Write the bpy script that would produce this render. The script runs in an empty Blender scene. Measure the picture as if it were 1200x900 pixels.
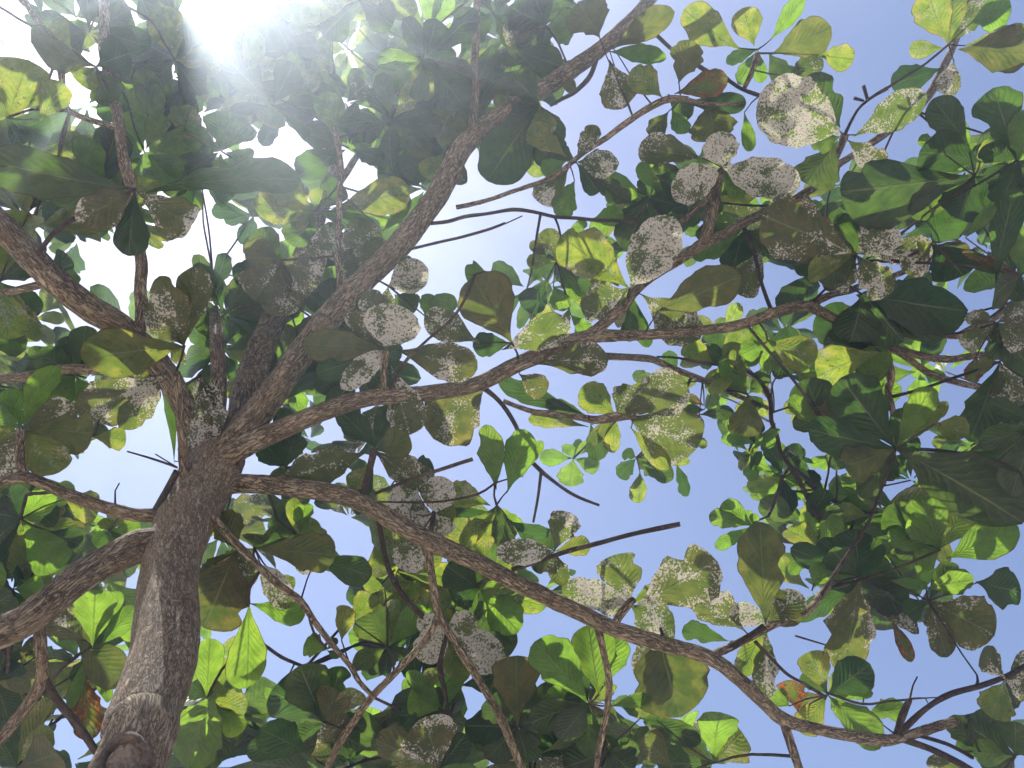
import bpy, math, random
import numpy as np
from mathutils import Vector, Matrix, noise

random.seed(11)
rng = np.random.default_rng(11)
scene = bpy.context.scene
R = math.radians

# ------------------------------------------------------------------ camera
FPX = 942.0                       # focal length in pixels of a 1200 x 900 frame
CAM_H, PITCH = 1.55, R(58.0)
cam_d = bpy.data.cameras.new("camera")
cam_d.sensor_width = 36.0
cam_d.lens = FPX / 1200.0 * 36.0
cam_d.clip_start, cam_d.clip_end = 0.02, 2000.0
cam = bpy.data.objects.new("camera", cam_d)
scene.collection.objects.link(cam)
cam.location = (0, 0, CAM_H)
cam.rotation_euler = (math.pi / 2 + PITCH, 0, 0)
scene.camera = cam
CR = cam.rotation_euler.to_matrix()
CL = Vector(cam.location)
RIGHT, UP, FWD = CR.col[0].copy(), CR.col[1].copy(), -CR.col[2]


def P(px, py, d):
    """A point of the place: the direction it is seen in and its depth in metres."""
    return CL + FWD * d + RIGHT * ((px - 600.0) / FPX * d) + UP * ((450.0 - py) / FPX * d)


def proj(p):
    v = p - CL
    d = v.dot(FWD)
    if d < 0.05:
        return None
    return 600 + v.dot(RIGHT) / d * FPX, 450 - v.dot(UP) / d * FPX, d


# ------------------------------------------------------------------ sky, sun, exposure
sun_dir = (P(205, -42, 1.0) - CL).normalized()
sun_el = math.asin(sun_dir.z)
sun_az = math.atan2(sun_dir.x, sun_dir.y)
world = bpy.data.worlds.new("World")
scene.world = world
world.use_nodes = True
nt = world.node_tree
bg = nt.nodes["Background"]
sky = nt.nodes.new("ShaderNodeTexSky")
sky.sky_type = 'NISHITA'
sky.sun_disc = False
sky.sun_elevation = sun_el
sky.sun_rotation = sun_az
sky.air_density = 1.0
sky.dust_density = 0.8
sky.ozone_density = 1.5
wb = nt.nodes.new("ShaderNodeMix")            # the camera's white balance leans to lavender
wb.data_type, wb.blend_type = 'RGBA', 'MULTIPLY'
wb.inputs[0].default_value = 1.0
wb.inputs[7].default_value = (1.09, 0.985, 1.0, 1)
nt.links.new(sky.outputs[0], wb.inputs[6])
nt.links.new(wb.outputs[2], bg.inputs[0])
bg.inputs[1].default_value = 0.092

sl = bpy.data.lights.new("sun", 'SUN')
sl.energy = 5.0
sl.angle = R(0.53)
sl.color = (1.0, 0.95, 0.86)
so = bpy.data.objects.new("sun", sl)
scene.collection.objects.link(so)
so.rotation_euler = sun_dir.to_track_quat('Z', 'Y').to_euler()

scene.view_settings.view_transform = 'Standard'
scene.view_settings.look = 'None'
scene.view_settings.gamma = 1.0
scene.view_settings.exposure = 1.22
scene.render.engine = 'CYCLES'
scene.cycles.max_bounces = 6
scene.cycles.transmission_bounces = 4
scene.cycles.diffuse_bounces = 4
scene.cycles.glossy_bounces = 2
scene.cycles.volume_bounces = 0
scene.cycles.use_adaptive_sampling = True
scene.cycles.adaptive_threshold = 0.03
scene.cycles.caustics_reflective = False
scene.cycles.caustics_refractive = False
scene.cycles.use_denoising = True


# ------------------------------------------------------------------ materials
class NB:
    """Small helper round a node tree."""

    def __init__(self, name):
        self.m = bpy.data.materials.new(name)
        self.m.use_nodes = True
        self.t = self.m.node_tree
        self.t.nodes.clear()

    def n(self, kind, **kw):
        x = self.t.nodes.new(kind)
        for k, v in kw.items():
            setattr(x, k, v)
        return x

    def put(self, sock, v):
        if isinstance(v, bpy.types.NodeSocket):
            self.t.links.new(v, sock)
        elif v is not None:
            sock.default_value = v

    def math(self, op, a, b=None, c=None, clamp=False):
        x = self.n("ShaderNodeMath", operation=op, use_clamp=clamp)
        self.put(x.inputs[0], a)
        if b is not None:
            self.put(x.inputs[1], b)
        if c is not None:
            self.put(x.inputs[2], c)
        return x.outputs[0]

    def mix(self, f, a, b, blend='MIX'):
        x = self.n("ShaderNodeMix", data_type='RGBA', blend_type=blend)
        self.put(x.inputs[0], f)
        self.put(x.inputs[6], a)
        self.put(x.inputs[7], b)
        return x.outputs[2]

    def noise(self, vec, scale, detail=3.0, rough=0.55, dist=0.0):
        x = self.n("ShaderNodeTexNoise")
        self.put(x.inputs["Vector"], vec)
        x.inputs["Scale"].default_value = scale
        x.inputs["Detail"].default_value = detail
        x.inputs["Roughness"].default_value = rough
        x.inputs["Distortion"].default_value = dist
        return x.outputs[0]

    def ramp(self, v, a, b, lo=0.0, hi=1.0):
        x = self.n("ShaderNodeMapRange", interpolation_type='SMOOTHSTEP')
        self.put(x.inputs[0], v)
        self.put(x.inputs[1], a)
        self.put(x.inputs[2], b)
        x.inputs[3].default_value = lo
        x.inputs[4].default_value = hi
        return x.outputs[0]


def leaf_material():
    b = NB("leaf")
    A = b.n("ShaderNodeAttribute", attribute_name="leafA")      # crust, yellow, brown
    B = b.n("ShaderNodeAttribute", attribute_name="leafB")      # sooty, fresh, random
    sa = b.n("ShaderNodeSeparateColor")
    sb = b.n("ShaderNodeSeparateColor")
    b.put(sa.inputs[0], A.outputs["Color"])
    b.put(sb.inputs[0], B.outputs["Color"])
    crust, yellow, brown = sa.outputs
    sooty, fresh, rnd = sb.outputs
    geo = b.n("ShaderNodeNewGeometry")
    pos = geo.outputs["Position"]
    uv = b.n("ShaderNodeUVMap", uv_map="UVMap")
    su = b.n("ShaderNodeSeparateXYZ")
    b.put(su.inputs[0], uv.outputs[0])
    u, v = su.outputs[0], su.outputs[1]
    s = b.math('ABSOLUTE', b.math('SUBTRACT', u, 0.5))           # 0 midrib .. 0.5 edge
    wob = b.math('MULTIPLY', b.math('SUBTRACT', b.noise(pos, 45, 0), 0.5), 0.05)
    # side veins curve towards the tip; they stop short of the edge
    ph = b.math('FRACT', b.math('MULTIPLY', b.math('ADD', b.math('SUBTRACT', v, b.math('MULTIPLY', b.math('POWER', s, 0.85), 0.62)), wob), 9.5))
    dv = b.math('ABSOLUTE', b.math('SUBTRACT', ph, 0.5))
    side = b.math('MULTIPLY', b.ramp(dv, 0.07, 0.0), b.ramp(s, 0.46, 0.25))
    mid = b.ramp(s, 0.024, 0.008)
    vein = b.math('MAXIMUM', mid, b.math('MULTIPLY', side, 0.55))
    net = b.n("ShaderNodeTexVoronoi", feature='DISTANCE_TO_EDGE')
    b.put(net.inputs["Vector"], pos)
    net.inputs["Scale"].default_value = 170.0
    netv = b.ramp(net.outputs["Distance"], 0.10, 0.0)
    # --- pigment
    n1 = b.noise(pos, 22, 2, 0.6)
    n2 = b.noise(pos, 75, 2, 0.6)
    green = b.mix(fresh, (0.010, 0.032, 0.018, 1), (0.050, 0.118, 0.022, 1))
    green = b.mix(b.math('MULTIPLY', rnd, 0.45), green, (0.040, 0.062, 0.022, 1))
    edge = b.ramp(b.math('ADD', b.math('MULTIPLY', s, 1.6), b.math('MULTIPLY', n1, 0.9)), 0.75, 1.25)
    yf = b.math('MULTIPLY', yellow, b.math('ADD', 0.35, b.math('MULTIPLY', b.math('ADD', edge, b.ramp(n1, 0.42, 0.66)), 0.5)), clamp=True)
    col = b.mix(yf, green, (0.17, 0.17, 0.030, 1))
    sf = b.math('MULTIPLY', sooty, b.ramp(n1, 0.22, 0.55, 0.55, 1.0))
    col = b.mix(sf, col, (0.092, 0.088, 0.050, 1))
    bf = b.math('MULTIPLY', brown, b.ramp(b.math('ADD', n1, b.math('MULTIPLY', s, 0.5)), 0.45, 0.72), clamp=True)
    col = b.mix(bf, col, b.mix(b.ramp(n2, 0.45, 0.6), (0.10, 0.045, 0.025, 1), (0.26, 0.085, 0.03, 1)))
    # small brown necrotic specks
    spk = b.math('MULTIPLY', b.ramp(n2, 0.62, 0.70), b.math('ADD', 0.25, yellow), clamp=True)
    col = b.mix(b.math('MULTIPLY', spk, 0.8), col, (0.07, 0.035, 0.015, 1))
    col = b.mix(b.math('MULTIPLY', vein, 0.75), col, (0.22, 0.24, 0.13, 1))
    # --- light passing through
    tr = b.mix(fresh, (0.034, 0.085, 0.012, 1), (0.20, 0.365, 0.028, 1))
    tr = b.mix(yf, tr, (0.30, 0.31, 0.035, 1))
    tr = b.mix(b.math('MULTIPLY', sf, 0.62), tr, (0.115, 0.110, 0.024, 1))
    tr = b.mix(bf, tr, b.mix(b.ramp(n2, 0.5, 0.62), (0.09, 0.035, 0.012, 1), (0.34, 0.08, 0.015, 1)))
    tr = b.mix(b.math('MULTIPLY', spk, 0.8), tr, (0.05, 0.02, 0.005, 1))
    tr = b.mix(b.math('MULTIPLY', vein, 0.65), tr, (0.04, 0.08, 0.010, 1))
    tr = b.mix(b.math('MULTIPLY', netv, 0.35), tr, (0.045, 0.09, 0.010, 1))
    rim = b.math('MULTIPLY', b.ramp(s, 0.462, 0.492), b.ramp(n1, 0.35, 0.6, 0.35, 0.95))
    col = b.mix(rim, col, (0.045, 0.028, 0.014, 1))
    tr = b.mix(rim, tr, (0.05, 0.03, 0.008, 1))
    # --- white scale-insect crust: flecks that merge where the colony is dense
    w1 = b.noise(pos, 150, 2, 0.6, 0.0)
    vor = b.n("ShaderNodeTexVoronoi", feature='F1')
    b.put(vor.inputs["Vector"], pos)
    vor.inputs["Scale"].default_value = 150.0
    patch = b.noise(pos, 12, 2, 0.6)
    along = b.math('MULTIPLY', b.math('ADD', b.math('MULTIPLY', b.ramp(s, 0.10, 0.02), 0.35), b.math('MULTIPLY', b.ramp(s, 0.28, 0.48), 0.30)), 1.0)
    k = b.math('ADD', crust, b.math('ADD', along, b.math('MULTIPLY', b.math('SUBTRACT', patch, 0.52), 4.6)))
    thr = b.math('SUBTRACT', 0.70, b.math('MULTIPLY', b.math('MINIMUM', b.math('MAXIMUM', k, 0.0), 1.15), 0.27))
    fl = b.ramp(b.math('SUBTRACT', w1, thr), -0.01, 0.07)
    fl2 = b.math('MULTIPLY', b.ramp(vor.outputs["Distance"], 0.42, 0.30), b.ramp(k, 0.05, 0.35))
    fl2 = b.math('MULTIPLY', fl2, b.ramp(n2, 0.48, 0.54))
    has = b.ramp(crust, 0.01, 0.12, 0.0, 1.0)
    cr = b.math('MULTIPLY', b.math('MAXIMUM', fl, fl2), has, clamp=True)
    wcol = b.mix(n2, (0.50, 0.48, 0.45, 1), (0.80, 0.78, 0.75, 1))
    col = b.mix(cr, col, wcol)
    tr = b.mix(cr, tr, (0.20, 0.18, 0.15, 1))
    # --- relief
    pillow = b.math('MULTIPLY', b.math('POWER', dv, 0.6), b.ramp(s, 0.5, 0.3))
    h = b.math('ADD', b.math('MULTIPLY', mid, 0.8), b.math('MULTIPLY', n2, 0.7))
    h = b.math('SUBTRACT', h, b.math('MULTIPLY', pillow, 1.1))
    bump = b.n("ShaderNodeBump")
    bump.inputs["Strength"].default_value = 0.75
    bump.inputs["Distance"].default_value = 0.003
    b.put(bump.inputs["Height"], h)
    pr = b.n("ShaderNodeBsdfPrincipled")
    b.put(pr.inputs["Base Color"], col)
    rough = b.math('ADD', 0.36, b.math('ADD', b.math('MULTIPLY', cr, 0.5), b.math('MULTIPLY', sooty, 0.22)), clamp=True)
    b.put(pr.inputs["Roughness"], rough)
    pr.inputs["Specular IOR Level"].default_value = 0.45
    b.put(pr.inputs["Normal"], bump.outputs[0])
    tl = b.n("ShaderNodeBsdfTranslucent")
    tone = b.ramp(n1, 0.30, 0.68, 0.72, 1.2)
    tv = b.n("ShaderNodeVectorMath", operation='SCALE')
    b.put(tv.inputs[0], tr)
    b.put(tv.inputs['Scale'], tone)
    b.put(tl.inputs[0], tv.outputs[0])
    b.put(tl.inputs["Normal"], bump.outputs[0])
    mx = b.n("ShaderNodeMixShader")
    mx.inputs[0].default_value = 0.55
    b.put(mx.inputs[1], pr.outputs[0])
    b.put(mx.inputs[2], tl.outputs[0])
    out = b.n("ShaderNodeOutputMaterial")
    b.put(out.inputs[0], mx.outputs[0])
    return b.m


def bark_material(name, base, dark, light, fine, stretch=0.24):
    b = NB(name)
    uv = b.n("ShaderNodeUVMap", uv_map="UVMap")
    geo = b.n("ShaderNodeNewGeometry")
    pos = geo.outputs["Position"]
    mp = b.n("ShaderNodeMapping")
    b.put(mp.inputs[0], uv.outputs[0])
    mp.inputs["Scale"].default_value = (fine, fine * stretch, 1)
    wv = b.noise(mp.outputs[0], 1.0, 5, 0.62, 1.1)
    mp2 = b.n("ShaderNodeMapping")
    b.put(mp2.inputs[0], uv.outputs[0])
    mp2.inputs["Scale"].default_value = (fine * 2.6, fine * stretch * 3.0, 1)
    wv2 = b.noise(mp2.outputs[0], 1.0, 4, 0.6, 0.8)
    big = b.noise(pos, 7, 4, 0.6)
    lich = b.noise(pos, 34, 4, 0.65)
    mp3 = b.n("ShaderNodeMapping")
    b.put(mp3.inputs[0], uv.outputs[0])
    mp3.inputs["Scale"].default_value = (fine * 0.42, fine * 0.42 * 0.22, 1)
    wv3 = b.noise(mp3.outputs[0], 1.0, 3, 0.55, 1.6)
    crack = b.ramp(b.math('ABSOLUTE', b.math('SUBTRACT', wv3, 0.5)), 0.035, 0.0)
    fis = b.math('ADD', b.math('MULTIPLY', b.math('ABSOLUTE', b.math('SUBTRACT', wv, 0.5)), 3.2), b.math('MULTIPLY', wv2, 0.45))
    col = b.mix(b.ramp(fis, 0.22, 0.55), dark, base)
    col = b.mix(b.math('MULTIPLY', b.ramp(fis, 0.55, 0.95), 0.9), col, light)
    col = b.mix(b.math('MULTIPLY', b.ramp(big, 0.45, 0.7), 0.45), col, (0.26, 0.190, 0.130, 1))
    col = b.mix(b.math('MULTIPLY', b.ramp(lich, 0.60, 0.70), 0.35), col, (0.30, 0.27, 0.24, 1))
    col = b.mix(b.math('MULTIPLY', crack, 0.75), col, dark)
    fis = b.math('SUBTRACT', fis, b.math('MULTIPLY', crack, 0.6))
    bump = b.n("ShaderNodeBump")
    bump.inputs["Strength"].default_value = 0.9
    bump.inputs["Distance"].default_value = 0.010
    b.put(bump.inputs["Height"], fis)
    pr = b.n("ShaderNodeBsdfPrincipled")
    b.put(pr.inputs["Base Color"], col)
    pr.inputs["Roughness"].default_value = 0.85
    pr.inputs["Specular IOR Level"].default_value = 0.25
    b.put(pr.inputs["Normal"], bump.outputs[0])
    out = b.n("ShaderNodeOutputMaterial")
    b.put(out.inputs[0], pr.outputs[0])
    return b.m


def plain_material(name, c1, c2, scale, rough=0.8, bump=0.004):
    b = NB(name)
    geo = b.n("ShaderNodeNewGeometry")
    f = b.noise(geo.outputs["Position"], scale, 6, 0.65)
    g = b.noise(geo.outputs["Position"], scale * 0.13, 3, 0.6)
    col = b.mix(b.ramp(b.math('ADD', b.math('MULTIPLY', f, 0.6), b.math('MULTIPLY', g, 0.5)), 0.4, 0.7), c1, c2)
    bp = b.n("ShaderNodeBump")
    bp.inputs["Strength"].default_value = 0.7
    bp.inputs["Distance"].default_value = bump
    b.put(bp.inputs["Height"], f)
    pr = b.n("ShaderNodeBsdfPrincipled")
    b.put(pr.inputs["Base Color"], col)
    pr.inputs["Roughness"].default_value = rough
    b.put(pr.inputs["Normal"], bp.outputs[0])
    out = b.n("ShaderNodeOutputMaterial")
    b.put(out.inputs[0], pr.outputs[0])
    return b.m


M_LEAF = leaf_material()
M_BARK = bark_material("bark", (0.38, 0.305, 0.225, 1), (0.115, 0.086, 0.062, 1), (0.50, 0.42, 0.335, 1), 100.0, 0.30)
M_LIMB = bark_material("limb_bark", (0.34, 0.272, 0.195, 1), (0.055, 0.040, 0.029, 1), (0.56, 0.47, 0.37, 1), 85.0)
M_TWIG = bark_material("twig_bark", (0.10, 0.068, 0.060, 1), (0.030, 0.020, 0.018, 1), (0.18, 0.13, 0.115, 1), 220.0)
M_WOOD = plain_material("old_cut_wood", (0.055, 0.038, 0.028, 1), (0.24, 0.185, 0.14, 1), 110.0, 0.95, 0.010)
M_CALLUS = plain_material("callus_bark", (0.022, 0.016, 0.012, 1), (0.15, 0.112, 0.085, 1), 85.0, 0.95, 0.012)
M_GROUND = plain_material("sandy_ground", (0.50, 0.43, 0.34, 1), (0.66, 0.58, 0.48, 1), 14.0, 0.95, 0.02)

# ------------------------------------------------------------------ ground
COL = scene.collection
gm = bpy.data.meshes.new("ground")
N, S = 48, 40.0
gv, gf = [], []
for j in range(N + 1):
    for i in range(N + 1):
        x, y = ((i / N) * 2 - 1), ((j / N) * 2 - 1)
        x, y = S * math.copysign(abs(x) ** 2.2, x), S * math.copysign(abs(y) ** 2.2, y)
        gv.append((x, y, 0.05 * noise.noise((x * 0.35, y * 0.35, 0))))
for j in range(N):
    for i in range(N):
        a = j * (N + 1) + i
        gf.append((a, a + 1, a + N + 2, a + N + 1))
gm.from_pydata(gv, [], gf)
gm.polygons.foreach_set("use_smooth", [True] * len(gf))
gm.materials.append(M_GROUND)
ground = bpy.data.objects.new("ground", gm)
COL.objects.link(ground)
ground["kind"] = "structure"

# ------------------------------------------------------------------ the tree: wood
tree = bpy.data.objects.new("sea_almond_tree", None)
COL.objects.link(tree)
tree["label"] = "sea almond tree with forked brown trunk and broad leaves flecked white by scale insects"
tree["category"] = "tree"


def spline(pts, step):
    """Catmull-Rom through (Vector, radius) points, resampled about every step metres."""
    out = []
    n = len(pts)
    for i in range(n - 1):
        p0 = pts[max(i - 1, 0)]
        p1, p2 = pts[i], pts[i + 1]
        p3 = pts[min(i + 2, n - 1)]
        m = max(1, int((p2[0] - p1[0]).length / step))
        for k in range(m):
            t = k / m
            t2, t3 = t * t, t * t * t
            q = 0.5 * ((2 * p1[0]) + (p2[0] - p0[0]) * t + (2 * p0[0] - 5 * p1[0] + 4 * p2[0] - p3[0]) * t2 + (3 * p1[0] - p0[0] - 3 * p2[0] + p3[0]) * t3)
            r = p1[1] * (1 - t) + p2[1] * t
            out.append((q, r))
    out.append(pts[-1])
    return out


def tube(name, pts, mat, parent, sides=12, step=0.03, rough=0.0, lump=0.0, wobble=0.0, seed=0, cap=True):
    if wobble:
        q = [pts[0]]
        for i in range(1, len(pts)):
            a, b_ = pts[i - 1][0], pts[i][0]
            L = (b_ - a).length
            if L > 0.12:
                mid = (a + b_) / 2
                off = noise.noise_vector(mid * 9 + Vector((seed, 0, 0)))
                q.append((mid + off * min(wobble * L, 0.02), (pts[i - 1][1] + pts[i][1]) / 2))
            q.append(pts[i])
        pts = q
    sp = spline(pts, step)
    V, F, UV = [], [], []
    ref = None
    L = 0.0
    for i, (p, r) in enumerate(sp):
        a = sp[max(i - 1, 0)][0]
        c = sp[min(i + 1, len(sp) - 1)][0]
        t = (c - a).normalized()
        if ref is None:
            ref = t.orthogonal().normalized()
        ref = (ref - t * ref.dot(t)).normalized()
        bi = t.cross(ref)
        if i:
            L += (p - sp[i - 1][0]).length
        for k in range(sides):
            an = 2 * math.pi * k / sides
            dr = ref * math.cos(an) + bi * math.sin(an)
            rr = r
            if lump:
                rr *= 1 + lump * noise.noise(p * 9 + dr * 1.3 + Vector((seed, seed * 2, 0)))
            if rough:
                x = an * r
                f1 = noise.noise((math.cos(an) * r * 70 + seed, math.sin(an) * r * 70, L * 17))
                f2 = noise.noise((math.cos(an) * r * 160, math.sin(an) * r * 160 + seed, L * 60))
                rr += rough * (abs(f1) * 2 - 0.5 + 0.5 * f2)
            V.append(p + dr * rr)
            UV.append((an * r, L))
    m = len(sp)
    for i in range(m - 1):
        for k in range(sides):
            k2 = (k + 1) % sides
            F.append((i * sides + k, i * sides + k2, (i + 1) * sides + k2, (i + 1) * sides + k))
    uvl = []
    for i in range(m - 1):
        r = max(sp[i][1], 1e-4)
        for k in range(sides):
            a1 = 2 * math.pi * k / sides * r
            a2 = 2 * math.pi * (k + 1) / sides * r
            l1, l2 = UV[i * sides][1], UV[(i + 1) * sides][1]
            uvl += [(a1, l1), (a2, l1), (a2, l2), (a1, l2)]
    if cap:
        for i0, tip in ((0, sp[0]), (m - 1, sp[-1])):
            V.append(tip[0])
            ci = len(V) - 1
            for k in range(sides):
                k2 = (k + 1) % sides
                a_, b_ = i0 * sides + k, i0 * sides + k2
                F.append((b_, a_, ci) if i0 == 0 else (a_, b_, ci))
                uvl += [(0, 0), (0.01, 0), (0.005, 0.01)]
    me = bpy.data.meshes.new(name)
    me.from_pydata([tuple(v) for v in V], [], F)
    ul = me.uv_layers.new(name="UVMap")
    ul.data.foreach_set("uv", np.array(uvl, dtype=np.float32).ravel())
    me.polygons.foreach_set("use_smooth", [True] * len(F))
    me.materials.append(mat)
    o = bpy.data.objects.new(name, me)
    COL.objects.link(o)
    o.parent = parent
    return o


NODES = []          # (point, limb object) of the wood, to hang twigs and leaves on


def trace(rows):
    """rows of (px, py, depth, width px) -> (point, radius)"""
    return [(P(x, y, d), max(w * d / FPX / 2, 0.0012)) for x, y, d, w in rows]


def register(pts, owner):
    for p, r in spline(pts, 0.04):
        NODES.append((p, owner, r))


# trunk, carried on down to the ground
tr = trace([(150, 900, 1.45, 94), (163, 850, 1.55, 92), (182, 800, 1.67, 88), (194, 750, 1.80, 85), (197, 690, 1.98, 76),
            (206, 640, 2.12, 74), (226, 592, 2.28, 78), (246, 556, 2.38, 76), (262, 530, 2.44, 60)])
p0 = tr[0][0]
d0 = (tr[0][0] - tr[2][0]).normalized()
low = []
for z, r, k in ((-0.12, 0.19, 1.0), (0.05, 0.14, 0.98), (0.25, 0.105, 0.93), (0.7, 0.086, 0.75), (1.2, 0.078, 0.5), (1.7, 0.074, 0.22)):
    if z < p0.z - 0.15:
        base_xy = p0 + d0 * 0.35
        q = Vector((p0.x * (1 - k) + (p0.x - 0.10) * k, p0.y * (1 - k) + (p0.y - 0.05) * k, z))
        low.append((q, r))
trunk_pts = low + [(p, r * 0.88) for p, r in tr]
trunk = tube("trunk", trunk_pts, M_BARK, tree, sides=72, step=0.012, rough=0.0013, lump=0.045, seed=3)

LIMBS = {}


def limb(key, rows, sides=28, step=0.014, rough=0.0016):
    pts = [(p, r * 0.88) for p, r in trace(rows)]
    o = tube("limb", pts, M_LIMB, tree, sides=sides, step=step, rough=rough, lump=0.09, seed=len(LIMBS) * 7 + 1)
    LIMBS[key] = o
    register(pts, o)
    return o


limb("A", [(232, 585, 2.36, 38), (262, 537, 2.40, 49), (296, 492, 2.46, 41), (330, 445, 2.52, 36), (375, 385, 2.62, 35), (420, 335, 2.70, 33), (470, 285, 2.80, 32),
           (510, 232, 2.90, 30), (545, 170, 3.00, 28), (590, 133, 3.06, 24), (650, 95, 3.15, 23), (700, 60, 3.25, 21), (745, 18, 3.35, 17), (785, -30, 3.45, 15), (840, -110, 3.6, 10)])
limb("B", [(248, 548, 2.38, 34), (285, 523, 2.38, 30), (330, 503, 2.40, 26), (380, 482, 2.42, 25), (435, 466, 2.45, 23), (500, 461, 2.50, 21), (560, 449, 2.55, 21), (620, 421, 2.60, 22),
           (660, 403, 2.65, 20), (695, 394, 2.70, 18), (740, 393, 2.75, 15), (800, 389, 2.80, 13), (860, 382, 2.85, 14), (910, 366, 2.90, 15), (945, 359, 2.95, 14), (985, 378, 3.00, 13),
           (1020, 396, 3.03, 15), (1060, 412, 3.06, 11), (1110, 421, 3.10, 10), (1150, 416, 3.14, 9), (1200, 421, 3.2, 8), (1260, 430, 3.3, 5)])
limb("C", [(240, 572, 2.36, 36), (275, 567, 2.38, 28), (310, 568, 2.38, 25), (350, 572, 2.36, 24), (400, 580, 2.34, 25), (430, 592, 2.32, 25), (460, 610, 2.30, 25), (500, 632, 2.28, 25),
           (560, 660, 2.25, 23), (620, 690, 2.22, 22), (680, 718, 2.20, 22), (720, 737, 2.20, 21), (780, 755, 2.20, 20), (830, 770, 2.20, 20), (865, 795, 2.22, 18), (900, 828, 2.25, 18),
           (918, 843, 2.26, 19), (960, 855, 2.30, 15), (1030, 867, 2.36, 15), (1060, 863, 2.40, 13), (1110, 848, 2.45, 12), (1160, 836, 2.50, 12), (1200, 815, 2.55, 11), (1280, 780, 2.65, 6)])
limb("D", [(205, 634, 2.12, 40), (165, 640, 2.08, 46), (130, 655, 2.02, 42), (90, 680, 1.95, 42), (50, 712, 1.88, 42), (20, 733, 1.84, 42), (-20, 748, 1.80, 40), (-90, 765, 1.76, 32), (-220, 760, 1.8, 22)])
limb("E", [(200, 602, 2.24, 22), (178, 604, 2.20, 19), (150, 602, 2.18, 18), (110, 590, 2.15, 16), (70, 575, 2.10, 15), (35, 560, 2.05, 15), (10, 562, 2.03, 13), (-40, 575, 2.0, 11), (-140, 570, 2.0, 6)], sides=18)
limb("F", [(240, 555, 2.42, 34), (222, 490, 2.42, 31), (190, 432, 2.38, 32), (145, 385, 2.30, 34), (100, 358, 2.25, 35), (60, 325, 2.20, 36), (20, 283, 2.15, 36), (-15, 248, 2.10, 36), (-90, 170, 2.05, 30), (-200, 60, 2.1, 18)])
limb("G", [(252, 560, 2.45, 34), (254, 500, 2.52, 24), (257, 450, 2.62, 20), (254, 400, 2.75, 19), (252, 365, 3.1, 14), (250, 335, 3.5, 7), (250, 320, 3.7, 3)], sides=18)
limb("H", [(262, 545, 2.45, 40), (282, 500, 2.60, 44), (292, 455, 2.75, 42), (303, 415, 2.90, 36), (325, 365, 3.05, 30), (350, 310, 3.2, 26), (372, 255, 3.35, 23), (390, 195, 3.5, 20), (392, 130, 3.7, 16), (380, 20, 4.0, 11), (370, -110, 4.4, 6)], sides=20)

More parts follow.
